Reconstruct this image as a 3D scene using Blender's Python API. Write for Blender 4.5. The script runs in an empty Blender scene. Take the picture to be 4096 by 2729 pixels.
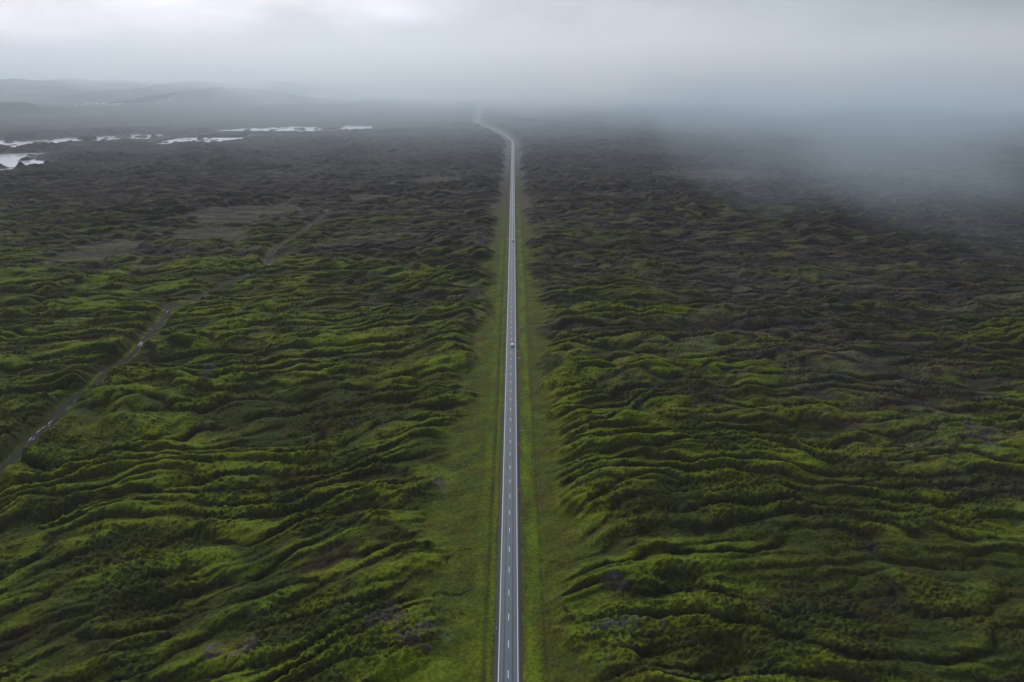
import bpy, bmesh, math, random, os
import numpy as np
from mathutils import Vector, Matrix
random.seed(7)
Q = float(os.environ.get('SCENE_Q', '1'))      # mesh density for quick looks; 1 in the scored picture
scene = bpy.context.scene
col = scene.collection
f32 = np.float32

# ------------------------------------------------------------------ camera
H = 173.0
PITCH = math.radians(21.3)
YAW = math.radians(0.126)
CX = 1.53
ZROAD = 0.55
cam_d = bpy.data.cameras.new('camera')
cam = bpy.data.objects.new('camera', cam_d)
col.objects.link(cam)
cam.location = (CX, 0, H)
cam.rotation_euler = (math.radians(90) - PITCH, 0, YAW)
cam_d.sensor_width = 36.0
cam_d.lens = 24.0
cam_d.clip_start = 1.0
cam_d.clip_end = 60000.0
scene.camera = cam
scene.render.resolution_x = 1024
scene.render.resolution_y = 682

def unproject(px, py, z=0.0):
    """a pixel of the 4096x2729 photograph -> the ground point at height z"""
    F = 2730.7
    v = Vector(((px - 2048) / F, -(py - 1364.5) / F, -1.0))
    v = cam.rotation_euler.to_matrix() @ v
    t = (z - H) / v.z
    return (CX + v.x * t, v.y * t)

# ------------------------------------------------------------------ noise
def _perm(seed):
    r = np.random.RandomState(seed)
    return r.permutation(256).astype(np.int32)
_P = _perm(3)
_P = np.concatenate([_P, _P])
_ang = np.random.RandomState(5).rand(256) * 2 * np.pi
_GX = np.cos(_ang).astype(f32)
_GY = np.sin(_ang).astype(f32)

def pn(x, y, seed=0):
    """gradient noise, about -0.7..0.7"""
    x = x + 37.17 * seed
    y = y - 11.73 * seed
    xi = np.floor(x); yi = np.floor(y)
    xf = (x - xi).astype(f32); yf = (y - yi).astype(f32)
    xi = xi.astype(np.int32) & 255; yi = yi.astype(np.int32) & 255
    u = xf * xf * xf * (xf * (xf * 6 - 15) + 10)
    v = yf * yf * yf * (yf * (yf * 6 - 15) + 10)
    a = _P[xi] + yi
    b = _P[(xi + 1) & 255] + yi
    def g(h, dx, dy):
        return _GX[h] * dx + _GY[h] * dy
    aa = g(_P[a & 511], xf, yf)
    ba = g(_P[b & 511], xf - 1, yf)
    ab = g(_P[(a + 1) & 511], xf, yf - 1)
    bb = g(_P[(b + 1) & 511], xf - 1, yf - 1)
    x1 = aa + u * (ba - aa)
    x2 = ab + u * (bb - ab)
    return x1 + v * (x2 - x1)

def ss(a, b, x):
    t = np.clip((x - a) / (b - a), 0, 1)
    return t * t * (3 - 2 * t)

def seg_dist(X, Y, pts):
    """distance from each point to a polyline"""
    d = np.full(X.shape, 1e9, f32)
    for (x0, y0), (x1, y1) in zip(pts[:-1], pts[1:]):
        dx, dy = x1 - x0, y1 - y0
        L = dx * dx + dy * dy + 1e-9
        t = np.clip(((X - x0) * dx + (Y - y0) * dy) / L, 0, 1)
        d = np.minimum(d, np.hypot(X - (x0 + t * dx), Y - (y0 + t * dy)))
    return d

def smooth_path(pts, step):
    """Catmull-Rom through pts, resampled"""
    p = [pts[0]] + list(pts) + [pts[-1]]
    out = []
    for i in range(1, len(p) - 2):
        a, b, c, d = [np.array(q, float) for q in p[i - 1:i + 3]]
        n = max(2, int(np.linalg.norm(c - b) / step))
        for k in range(n):
            t = k / n
            out.append(0.5 * ((2 * b) + (-a + c) * t + (2 * a - 5 * b + 4 * c - d) * t * t + (-a + 3 * b - 3 * c + d) * t ** 3))
    out.append(np.array(pts[-1], float))
    return np.array(out)

# ------------------------------------------------------------------ the lines that shape the ground
far_px = [(2039, 557), (2026.5, 545), (1996, 529), (1960, 513), (1926, 499), (1911, 488),
          (1909, 477), (1915, 460), (1919, 444), (1923, 425), (1925, 411)]
road_pts = [(0.0, y) for y in (-60, 400, 900, 1400, 1700, 1850)] + [(-1.0, 1960)] + [unproject(a, b) for a, b in far_px]
road_curve = smooth_path(road_pts[3:], 12.0)
road_line = np.vstack([np.column_stack([np.zeros(160), np.linspace(-60, 1390, 160)]), road_curve])

track_px = [(-120, 2010), (0, 1893), (50, 1846), (150, 1738), (215, 1685), (262, 1622), (330, 1568), (365, 1558), (422, 1488),
            (520, 1418), (585, 1352), (640, 1290), (672, 1240), (700, 1222), (760, 1208), (850, 1165), (930, 1128), (992, 1100)]
track2_px = [(1078, 1068), (1073, 1040), (1088, 1008), (1120, 982), (1180, 950), (1240, 905), (1290, 868), (1312, 852), (1300, 838)]
track_line = smooth_path([unproject(a, b, 2.0) for a, b in track_px], 2.0)
track2_line = smooth_path([unproject(a, b, 2.0) for a, b in track2_px], 3.0)

WZ = -0.25        # level of the still water
lakes = [   # outlines traced on the flat valley floor
    [(-60, 560), (60, 570), (160, 565), (300, 552), (440, 548), (462, 556), (420, 566), (250, 572), (120, 583), (40, 592), (-60, 590)],
    [(545, 541), (612, 541), (622, 552), (588, 559), (545, 556)],
    [(600, 572), (690, 556), (810, 543), (905, 531), (955, 540), (960, 556), (905, 564), (800, 574), (690, 577)],
    [(905, 522), (1000, 513), (1010, 521), (1070, 512), (1180, 508), (1310, 516), (1312, 521), (1230, 528), (1180, 530), (1060, 530), (1000, 534)],
    [(1330, 512), (1400, 504), (1470, 507), (1475, 515), (1400, 518), (1340, 518)],
    [(-60, 617), (110, 620), (105, 632), (165, 650), (168, 660), (110, 668), (30, 672), (-10, 684), (-60, 688)],
    [(1035, 545), (1075, 542), (1080, 546), (1040, 549)],
]
lakes_w = [[unproject(a, b, WZ) for a, b in L] for L in lakes]
def poly_sd(X, Y, P):
    """signed distance to a polygon, negative inside"""
    d = seg_dist(X, Y, P + [P[0]])
    ins = np.zeros(X.shape, bool)
    n = len(P)
    for i in range(n):
        x0, y0 = P[i]; x1, y1 = P[(i + 1) % n]
        if y0 == y1: continue
        c = ((Y < y0) != (Y < y1)) & (X < (x1 - x0) * (Y - y0) / (y1 - y0) + x0)
        ins ^= c
    return np.where(ins, -d, d)

cracks_px = [[(1786, 2265), (1790, 2245), (1812, 2225), (1840, 2208), (1880, 2203)],
             [(1732, 2391), (1760, 2378), (1800, 2388), (1835, 2381), (1862, 2370), (1890, 2356)],
             [(1768, 2415), (1795, 2448), (1822, 2478)],
             [(1842, 2461), (1862, 2462), (1880, 2474), (1893, 2478)],
             [(2253, 2453), (2266, 2478), (2280, 2490), (2286, 2514), (2320, 2508), (2352, 2519)],
             [(2196, 2252), (2240, 2254), (2256, 2270)],
             [(1722, 2462), (1748, 2476), (1772, 2476), (1784, 2462)]]
cracks = [smooth_path([unproject(a, b) for a, b in c], 1.0) for c in cracks_px]
def e(px, py, rx, ry):          # an ellipse on the ground: centre, half width, half depth (metres)
    x, y = unproject(px, py)
    x1, _ = unproject(px + rx, py)
    _, y1 = unproject(px, py - ry)
    return (x, y, abs(x1 - x), abs(y1 - y))
smooth_spots = [e(960, 860, 270, 42), e(820, 945, 210, 36), e(2900, 705, 330, 26), e(1750, 730, 130, 20), e(1480, 795, 110, 16), e(400, 1010, 150, 50)]
rock_spots = [e(930, 2640, 110, 60), e(1690, 2560, 110, 50), e(1600, 2520, 130, 50), e(1770, 1940, 70, 35), e(2820, 1640, 50, 25), e(2440, 2390, 60, 35), e(845, 1520, 45, 30), e(2500, 2560, 170, 25), e(3950, 1780, 120, 40), e(1560, 2470, 60, 60)]
bright_spots = [e(1620, 2690, 260, 70), e(1740, 1905, 90, 40), e(430, 1130, 60, 40), e(2080, 2700, 40, 60)]
track_xy = np.vstack([track_line, track2_line])

def wave(p):
    """a row of rounded crests with tight creases between them, a little steeper on the near side"""
    t = p - np.floor(p)
    t = t ** 0.60
    return np.abs(np.sin(np.pi * t)) ** 1.05

def ell(X, Y, s):
    return ((X - s[0]) / s[2]) ** 2 + ((Y - s[1]) / s[3]) ** 2

# ------------------------------------------------------------------ the lava field as one height function
def field(X, Y, fine=None):
    """heights and masks of the ground. fine = spacing of the samples (m)"""
    X = X.astype(f32); Y = Y.astype(f32)
    if fine is None: fine = np.full(X.shape, 0.4, f32)
    # road frame
    far = Y > 1800
    dr = np.abs(X)
    if far.any():
        dr = dr.copy()
        dr[far] = seg_dist(X[far], Y[far], road_curve[::4])
    side = np.where(X < 0, -1, 1)
    # flow warp: ridges run across the view, climbing away to the right on the left side
    w1 = pn(X / 260, Y / 260, 1); w2 = pn(X / 90, Y / 90, 2)
    left = np.minimum(X, 0)
    u = Y - (0.36 + 0.18 * ss(450, 150, Y)) * left / (1 + np.abs(left) / 1400) - 0.10 * np.maximum(X, 0) * np.cos(Y / 260.0) + 36 * w1 + 17 * w2
    u = u + 3 * pn(X / 30, Y / 30, 3)
    xx = X + 30 * pn(X / 150, Y / 150, 4)
    sc = 1.0 + 0.25 * pn(X / 500, Y / 500, 5)
    c = pn(xx / 120, u / 34, 8)
    p1 = u / 14.5 + 2.3 * pn(xx / 125, u / 75, 6) + 1.35 * pn(xx / 44, u / 30, 41) + 0.62 * pn(xx / 19, u / 12, 45)
    p2 = (u - 0.10 * xx) / 9.0 + 1.8 * pn(xx / 105, u / 45, 7) + 1.1 * pn(xx / 34, u / 19, 42) + 0.5 * pn(xx / 12, u / 8, 46)
    m1 = 0.35 + 0.65 * ss(-0.35, 0.35, pn(xx / 44, u / 22, 43) + 0.12)
    m2 = 0.3 + 0.7 * ss(-0.3, 0.35, pn(xx / 28, u / 15, 44) + 0.02)
    a = wave(p1) * m1
    b = wave(p2) * m2
    ra = ss(0.55, 1.0, a); rb = b
    amp = 0.72 + 0.60 * ss(-0.35, 0.45, pn(X / 210, Y / 210, 9))
    amp = amp * (1 + 0.30 * ss(500, 1500, Y))
    big = 4.0 * a + 1.8 * b + 4.2 * (c + 0.10) + 3.2 * pn(xx / 34, u / 14, 47) + 3.5 * pn(X / 19, Y / 14, 49)
    h = 2.4 + amp * big
    # hummocks
    kn = pn(X / 9.0, u / 6.0, 10)
    kf = 1 - ss(3.0, 8.0, fine)
    h = h + (0.9 * kn + 0.8 * pn(X / 4.8, u / 3.7, 48) * (1 - ss(1.6, 3.6, fine))) * kf
    # moss cushions
    rough = ss(-0.25, 0.30, pn(X / 38, Y / 38, 11))
    l1 = np.abs(pn(X / 3.1, Y / 2.7, 12))
    l2 = np.abs(pn(X / 1.6, Y / 1.5, 13))
    k1 = 1 - ss(1.2, 2.6, fine); k2 = 1 - ss(0.6, 1.3, fine)
    h = h + (2.9 * (l1 - 0.2) * k1 + 1.3 * (l2 - 0.2) * k2) * (0.35 + 0.75 * rough)
    # smooth spots
    sm = np.zeros(X.shape, f32)
    for s in smooth_spots:
        sm = np.maximum(sm, 1 - ss(0.55, 1.15, ell(X, Y, s) + 0.9 * pn(X / 45, Y / 45, 14) + 0.7 * pn(X / 13, Y / 13, 66)))
    plain = ss(2050, 2700, Y + 0.35 * np.minimum(X, 0) * -1.0 * 0 + 120 * pn(X / 300, Y / 300, 15)) * (X < 0) * ss(100, 500, -X + 0 * X)
    sm = np.maximum(sm, 0.75 * plain)
    h = h * (1 - 0.74 * sm) + 0.4 * sm
    # the graded verge beside the road, with tongues of lava reaching in
    wl = np.where(X < 0, 22.0, 20.5) + 11 * pn(X * 0 + side * 3.0, u / 42, 16) * 1.6 + 6 * pn(side * 2.0 + X / 60, u / 18, 17) + 3 * pn(X / 6, u / 4, 18)
    wl = wl + 9.0 * ss(330, 160, Y) * (X < 0)
    lava = 0.45 * ss(-3, 7, dr - wl) + 0.55 * ss(-1, 18, dr - wl)
    verge = 1 - ss(-3, 6, dr - wl + 5 * pn(X / 9, u / 5, 69))
    hv = 0.25 + 0.9 * pn(X / 16, u / 9, 19) * ss(6, 16, dr) + 0.22 * pn(X / 3.0, Y / 2.6, 20) * k1 * ss(4.5, 8, dr) + 0.4 * ss(8, 30, dr) * (1 + 1.5 * pn(X / 30, u / 5.5, 21))
    ditch = np.exp(-((dr - np.where(X < 0, 7.2, 12.5)) / 0.8) ** 2)
    hv = hv - 0.45 * ditch
    h = h * lava + hv * (1 - lava)
    h = np.where(dr < 6, np.minimum(h, 0.0 + 0.25 * ss(4.2, 6, dr)), h)
    # tracks
    dt = np.full(X.shape, 1e3, f32)
    for tl in (track_line, track2_line):
        x0, y0 = tl.min(0) - 30; x1, y1 = tl.max(0) + 30
        m = (X > x0) & (X < x1) & (Y > y0) & (Y < y1)
        if m.any():
            dt[m] = np.minimum(dt[m], seg_dist(X[m], Y[m], tl[::3].tolist() + [tl[-1].tolist()]))
    wt = 1 - ss(2.8, 9.5, dt)
    h = h * (1 - wt) + TRK(X, Y) * wt
    # valley floor and still water
    wet = np.full(X.shape, 1e3, f32)
    m = (Y > 1100) & (Y < 4200) & (X < -200)
    if m.any():
        xm, ym = X[m], Y[m]
        xw = xm + 26 * pn(xm / 60, ym / 90, 22) + 10 * pn(xm / 18, ym / 30, 23)
        yw = ym + 12 * pn(xm / 9, ym / 16, 68) + 60 * pn(xm / 70, ym / 110, 24) + 26 * pn(xm / 22, ym / 40, 25)
        d = np.full(xm.shape, 1e3, f32)
        for L in lakes_w: d = np.minimum(d, poly_sd(xw, yw, L))
        isl = pn(xm / 45, ym / 80, 26) + 0.75 * pn(xm / 17, ym / 40, 67)
        d = np.where(isl > 0.26, np.maximum(d, 12 + (isl - 0.26) * 120), d)
        wet[m] = d - 17
    bank = 1 - ss(0, 45, wet)
    h = h * (1 - bank) + bank * (WZ + 0.25 + 0.02 * np.clip(wet, 0, 60))
    h = np.where(wet < 4, WZ + np.clip(wet * 0.08, -1.0, 0.35), h)
    # cracks in the turf
    crk = np.zeros(X.shape, f32)
    m = (Y < 300) & (np.abs(X) < 60)
    if m.any():
        xm = X[m] + 0.8 * pn(X[m] / 2.0, Y[m] / 2.0, 27); ym = Y[m] + 0.8 * pn(X[m] / 2.0, Y[m] / 2.0, 28)
        cc = np.zeros(xm.shape, f32)
        for c_ in cracks: cc = np.maximum(cc, np.exp(-(seg_dist(xm, ym, c_.tolist()) / 0.38) ** 2))
        crk[m] = cc * (0.55 + pn(X[m] / 5, Y[m] / 5, 29))
    h = h - 0.8 * np.clip(crk, 0, 1)
    # far land falls level
    lv = ss(4200, 6500, Y)
    h = h * (1 - 0.7 * lv)
    rock = np.zeros(X.shape, f32)
    for s in rock_spots: rock = np.maximum(rock, 1 - ss(0.3, 1.2, ell(X, Y, s) + 1.2 * pn(X / 7, Y / 7, 30)))
    lush = np.zeros(X.shape, f32)
    for s in bright_spots: lush = np.maximum(lush, 1 - ss(0.2, 1.3, ell(X, Y, s) + 0.8 * pn(X / 12, Y / 12, 31)))
    return h, dict(verge=verge, dr=dr, ra=ra, c=c, a=a, b=b, u=u, sm=sm, dt=dt, wet=wet, crk=crk, rock=rock, lush=lush, plain=plain, lava=lava, kn=kn, rough=rough)

def TRK(X, Y):
    return 1.9 + 2.4 * pn(X / 70, Y / 70, 40)

# ------------------------------------------------------------------ materials
def mat(name):
    m = bpy.data.materials.new(name); m.use_nodes = True
    nt = m.node_tree
    return m, nt, nt.nodes['Principled BSDF'], nt.nodes['Material Output']

def N(nt, t, **kw):
    n = nt.nodes.new(t)
    for k, v in kw.items():
        if k in n.inputs.keys() if hasattr(n.inputs, 'keys') else False: n.inputs[k].default_value = v
        else: setattr(n, k, v)
    return n

def noise(nt, scale, detail=3, rough=0.55, vec=None):
    n = nt.nodes.new('ShaderNodeTexNoise')
    n.inputs['Scale'].default_value = scale; n.inputs['Detail'].default_value = detail; n.inputs['Roughness'].default_value = rough
    if vec is not None: nt.links.new(vec, n.inputs['Vector'])
    return n.outputs['Fac']

def math_n(nt, op, a, b=None, c=None, clamp=False):
    n = nt.nodes.new('ShaderNodeMath'); n.operation = op; n.use_clamp = clamp
    for i, v in enumerate((a, b, c)):
        if v is None: continue
        if isinstance(v, (int, float)): n.inputs[i].default_value = v
        else: nt.links.new(v, n.inputs[i])
    return n.outputs[0]

def maprange(nt, v, a, b, c, d, interp='LINEAR'):
    n = nt.nodes.new('ShaderNodeMapRange'); n.interpolation_type = interp
    nt.links.new(v, n.inputs[0])
    for i, q in enumerate((a, b, c, d)): n.inputs[i + 1].default_value = q
    return n.outputs[0]

def mixc(nt, fac, a, b, mode='MIX'):
    n = nt.nodes.new('ShaderNodeMix'); n.data_type = 'RGBA'; n.blend_type = mode
    for i, v in ((0, fac), (6, a), (7, b)):
        if isinstance(v, (int, float)): n.inputs[i].default_value = v
        elif isinstance(v, tuple): n.inputs[i].default_value = (*v, 1) if len(v) == 3 else v
        else: nt.links.new(v, n.inputs[i])
    return n.outputs[2]

def simple(name, rgb, rough=0.6, spec=0.3, metal=0.0, var=0.12, scale=2.0):
    m, nt, p, out = mat(name)
    tc = nt.nodes.new('ShaderNodeTexCoord')
    f = noise(nt, scale, 4, 0.6, tc.outputs['Object'])
    lo = tuple(c * (1 - var) for c in rgb); hi = tuple(min(1, c * (1 + var)) for c in rgb)
    nt.links.new(mixc(nt, f, lo, hi), p.inputs['Base Color'])
    p.inputs['Roughness'].default_value = rough
    p.inputs['Specular IOR Level'].default_value = spec
    p.inputs['Metallic'].default_value = metal
    return m

def ground_material():
    m, nt, p, out = mat('moss_and_lava')
    at = nt.nodes.new('ShaderNodeAttribute'); at.attribute_name = 'tint'
    gp = nt.nodes.new('ShaderNodeNewGeometry')
    pos = gp.outputs['Position']
    f1 = noise(nt, 0.9, 5, 0.65, pos)
    f2 = noise(nt, 0.16, 4, 0.6, pos)
    v1 = maprange(nt, f1, 0.28, 0.72, 0.40, 1.60)
    v2 = maprange(nt, f2, 0.3, 0.7, 0.80, 1.20)
    v = math_n(nt, 'MULTIPLY', v1, v2)
    cmb = nt.nodes.new('ShaderNodeCombineXYZ')
    for i in range(3): nt.links.new(v, cmb.inputs[i])
    c = mixc(nt, 1.0, at.outputs['Color'], cmb.outputs[0], 'MULTIPLY')
    # hue wander: yellow-green, deep green, brownish
    f3 = noise(nt, 0.07, 3, 0.5, pos)
    c2 = mixc(nt, maprange(nt, f3, 0.35, 0.65, 0, 1), (1.16, 1.0, 0.85), (0.86, 1.0, 1.12))
    c = mixc(nt, 1.0, c, c2, 'MULTIPLY')
    nt.links.new(c, p.inputs['Base Color'])
    p.inputs['Roughness'].default_value = 0.92
    p.inputs['Specular IOR Level'].default_value = 0.12
    # small relief between the vertices
    b = nt.nodes.new('ShaderNodeBump')
    b.inputs['Strength'].default_value = 0.9
    b.inputs['Distance'].default_value = 1.0
    va = nt.nodes.new('ShaderNodeAttribute'); va.attribute_name = 'relief'
    hn = noise(nt, 0.55, 6, 0.68, pos)
    hh = math_n(nt, 'MULTIPLY', hn, va.outputs['Fac'])
    nt.links.new(hh, b.inputs['Height'])
    nt.links.new(b.outputs[0], p.inputs['Normal'])
    return m

def lerp(A, B, t):
    return A * (1 - t[:, None]) + np.array(B, f32)[None, :] * t[:, None]

def grid_mesh(name, X, Y, Z, nr, nc, m, attrs=None, smooth=True):
    me = bpy.data.meshes.new(name)
    nv = nr * nc
    co = np.empty((nv, 3), f32); co[:, 0] = X; co[:, 1] = Y; co[:, 2] = Z
    i = np.arange((nr - 1) * (nc - 1), dtype=np.int64)
    r = i // (nc - 1); c = i % (nc - 1)
    a = r * nc + c
    q = np.stack([a, a + 1, a + nc + 1, a + nc], 1).astype(np.int32)
    nf = len(q)
    me.vertices.add(nv); me.vertices.foreach_set('co', co.ravel())
    me.loops.add(nf * 4); me.loops.foreach_set('vertex_index', q.ravel())
    me.polygons.add(nf)
    me.polygons.foreach_set('loop_start', np.arange(0, nf * 4, 4, dtype=np.int32))
    me.polygons.foreach_set('use_smooth', np.full(nf, smooth))
    me.update(calc_edges=True)
    for k, v in (attrs or {}).items():
        if v.ndim == 2:
            at = me.attributes.new(k, 'FLOAT_COLOR', 'POINT')
            rgba = np.ones((nv, 4), f32); rgba[:, :3] = v
            at.data.foreach_set('color', rgba.ravel())
        else:
            at = me.attributes.new(k, 'FLOAT', 'POINT'); at.data.foreach_set('value', v.astype(f32))
    me.materials.append(m)
    o = bpy.data.objects.new(name, me); col.objects.link(o)
    return o

# ------------------------------------------------------------------ ground
Y0, Y1 = 118.0, 15000.0
nr = int(2350 * Q); nc = int(1500 * Q)
yy = Y0 * (Y1 / Y0) ** (np.arange(nr) / (nr - 1))
tt = np.linspace(-1, 1, nc)
YY = np.repeat(yy, nc).astype(f32)
XX = (np.tile(tt, nr) * (0.7 * YY + 47) * 1.26).astype(f32)
# put more of the columns' precision near the road is not needed: spacing is finer than a pixel everywhere
fine = np.maximum(YY * math.log(Y1 / Y0) / nr, (0.7 * YY + 47) * 2.52 / nc)
hz, M = field(XX, YY, fine)

def ground_tint(X, Y, h, M):
    # slope towards the south (towards the camera) and steepness from the mesh itself
    hh = h.reshape(nr, nc)
    dy = np.gradient(hh, axis=0) / np.gradient(yy)[:, None]
    dx = np.gradient(hh, axis=1) / (2.52 * (0.7 * yy + 47) / nc)[:, None]
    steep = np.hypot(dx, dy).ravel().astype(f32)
    face = dy.ravel().astype(f32)
    # distance from the viewer's end of the field: the moss greens towards the south
    n1 = pn(X / 420, Y / 420, 50); n2 = pn(X / 120, Y / 120, 51); n3 = pn(X / 26, Y / 20, 52); n4 = pn(X / 7, Y / 6, 53); n5 = pn(X / 2.2, Y / 2.0, 54)
    limit = 570 + 160 * n1 + np.where(X < 0, 70, -165) * ss(0, 200, np.abs(X))
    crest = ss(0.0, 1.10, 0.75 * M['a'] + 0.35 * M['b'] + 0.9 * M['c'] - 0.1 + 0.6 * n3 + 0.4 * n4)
    green = 1 - ss(-260, 330, Y - limit + 300 * n2 + 260 * n3 - 170 * (crest - 0.5))
    moss_lo = np.array([0.036, 0.047, 0.004], f32)  # dark moss off the crowns; shade of the hollows is partly in this colour
    T = np.tile(moss_lo, (len(X), 1))
    T = lerp(T, (0.028, 0.023, 0.011), ss(-0.05, 0.4, n3 + 0.6 * n4))            # brownish heath
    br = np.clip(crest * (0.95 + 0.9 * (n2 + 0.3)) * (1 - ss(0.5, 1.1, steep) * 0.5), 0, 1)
    T = lerp(T, (0.104, 0.144, 0.002), br)                                   # yellow-green moss on the crowns, crest light partly painted into it
    T = lerp(T, (0.040, 0.080, 0.008), 0.4 * ss(0.40, 0.55, pn(X / 11, Y / 9, 55)))    # small deep green tufts
    D = np.tile(np.array([0.034, 0.029, 0.031], f32), (len(X), 1))           # the grey-brown moss farther off
    D = lerp(D, (0.082, 0.075, 0.064), crest * ss(-0.3, 0.5, n2 + n3))  # crests paler than hollows: moss tone with some shading painted in
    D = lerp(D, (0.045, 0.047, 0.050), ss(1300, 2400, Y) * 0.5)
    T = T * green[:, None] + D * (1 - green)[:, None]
    far_g = 0.6 * ss(0.15, 0.5, n3 + 0.7 * n1) * ss(1500, 900, Y) * crest
    T = lerp(T, (0.085, 0.105, 0.02), far_g * (1 - green))
    T = T * np.array([0.86, 0.84, 0.80], f32)
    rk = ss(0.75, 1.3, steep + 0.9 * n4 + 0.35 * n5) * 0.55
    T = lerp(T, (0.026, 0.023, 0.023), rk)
    # verge
    v = M['verge']; dr = M['dr']
    V = np.tile(np.array([0.052, 0.066, 0.006], f32), (len(X), 1))
    V = lerp(V, (0.044, 0.044, 0.009), 0.6 * ss(-0.1, 0.35, n3 + 0.4 * n4 - 0.1))
    V = lerp(V, (0.072, 0.096, 0.005), 0.6 * ss(0.0, 0.4, pn(X / 14, M['u'] / 8, 56)))
    V = lerp(V, (0.036, 0.032, 0.015), 0.45 * ss(0.08, 0.35, pn(X / 24, M['u'] / 3.4, 57)) * ss(13, 22, dr))
    V = lerp(V, (0.10, 0.12, 0.08), 0.3 * ss(0.42, 0.55, pn(X / 1.3, Y / 1.3, 58)))
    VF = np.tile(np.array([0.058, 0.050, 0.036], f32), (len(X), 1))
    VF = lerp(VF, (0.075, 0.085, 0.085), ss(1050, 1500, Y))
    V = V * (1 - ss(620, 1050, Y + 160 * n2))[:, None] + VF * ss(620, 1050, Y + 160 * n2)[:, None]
    gw = ss(1150, 650, Y)
    rb_ = np.exp(-((dr - 8.3 - 1.2 * pn(X * 0, Y / 60, 59)) / 2.6) ** 4) * (X > 0)
    V = lerp(V, (0.088, 0.130, 0.005), np.clip(rb_ * (0.5 + 1.1 * pn(X / 5, Y / 22, 60)), 0, 1) * (0.25 + 0.75 * gw) * (1 - 0.6 * ss(1150, 1400, Y)))
    lb_ = np.exp(-((dr - 5.6) / 1.3) ** 4) * (X < 0) + 0.6 * np.exp(-((dr - 10.5) / 2.0) ** 4) * (X < 0)
    V = lerp(V, (0.078, 0.115, 0.010), np.clip(lb_ * (0.6 + 1.0 * pn(X / 5, Y / 26, 61)), 0, 1) * (0.2 + 0.8 * gw) * (1 - 0.6 * ss(1150, 1400, Y)))
    dl = np.exp(-((dr - 7.4 - 0.4 * pn(X * 0, Y / 20, 62)) / 0.55) ** 2) * (X < 0) * ss(-0.2, 0.2, pn(X * 0, Y / 30, 63) + 0.05)
    dl = np.maximum(dl, 0.85 * np.exp(-((dr - 13.3 - 0.8 * pn(X * 0, Y / 18, 64)) / 1.1) ** 2) * (X > 0) * ss(-0.4, 0.2, pn(X * 0, Y / 45, 65)) * 0.7)
    V = lerp(V, (0.042, 0.033, 0.026), np.clip(dl, 0, 1) * 0.7)
    V = lerp(V, (0.055, 0.050, 0.045), ss(5.2, 4.3, dr + 0.6 * n5))
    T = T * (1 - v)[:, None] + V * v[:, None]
    T = lerp(T, (0.050, 0.045, 0.033), M['sm'] * (1 - v) * ss(-0.3, 0.4, n4 + n5) * 0.5)
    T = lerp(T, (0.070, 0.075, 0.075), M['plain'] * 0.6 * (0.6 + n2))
    T = lerp(T, (0.095, 0.135, 0.008), M['lush'] * 0.7)
    T = lerp(T, (0.070, 0.066, 0.072), M['rock'] * ss(0.0, 0.3, n5 + n4 + 0.25 * steep - 0.05) * 0.75)
    T = lerp(T, (0.045, 0.033, 0.032), M['rock'] * ss(0.0, 0.3, -n5) * 0.6)
    T = lerp(T, (0.022, 0.016, 0.012), np.clip(M['crk'], 0, 1) * 0.8)
    # gravelly edges of the tracks
    T = lerp(T, (0.028, 0.024, 0.023), ss(4.0, 1.8, M['dt'] + 3.0 * n4) * 0.7)
    T = lerp(T, (0.060, 0.064, 0.062), ss(14, 3, M['wet']) * 0.7)
    relief = 0.75 + 0.0 * X
    relief = relief * (1 - 0.25 * v) * (1 - 0.5 * M['sm'])
    relief = relief * (1 + 1.6 * ss(500, 1500, Y))
    return np.clip(T, 0.008, 0.6), relief

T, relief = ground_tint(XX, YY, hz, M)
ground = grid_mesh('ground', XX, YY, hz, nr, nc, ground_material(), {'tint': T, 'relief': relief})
ground['kind'] = 'structure'
ground['label'] = 'ridged lava field under green and brown moss'
del XX, YY, fine, M, T, relief

def hgt(x, y):
    h, _ = field(np.array([x], f32), np.array([y], f32), np.array([0.3], f32))
    return float(h[0])

# ------------------------------------------------------------------ ribbons: road, shoulders, lines, tracks
def frames(line):
    d = np.gradient(line, axis=0)
    d /= np.linalg.norm(d, axis=1)[:, None]
    return d, np.column_stack([d[:, 1], -d[:, 0]])      # tangent, right-hand side

def ribbon(name, line, offs, zs, m, wob=None):
    """strip along a line; offs/zs across it. 'across' and 'along' are stored for the material"""
    t, r = frames(line)
    s = np.concatenate([[0], np.cumsum(np.linalg.norm(np.diff(line, axis=0), axis=1))])
    n, k = len(line), len(offs)
    X = np.empty((n, k)); Yv = np.empty((n, k)); Z = np.empty((n, k))
    for j in range(k):
        o = offs[j] + (wob[j](s) if wob and wob[j] else 0)
        X[:, j] = line[:, 0] + r[:, 0] * o
        Yv[:, j] = line[:, 1] + r[:, 1] * o
        Z[:, j] = zs[j] if np.isscalar(zs[j]) else zs[j]
    ob = grid_mesh(name, X.ravel(), Yv.ravel(), Z.ravel(), n, k, m,
                   {'across': np.tile(np.array(offs, f32), n), 'along': np.repeat(s, k).astype(f32)}, smooth=False)
    return ob

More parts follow.
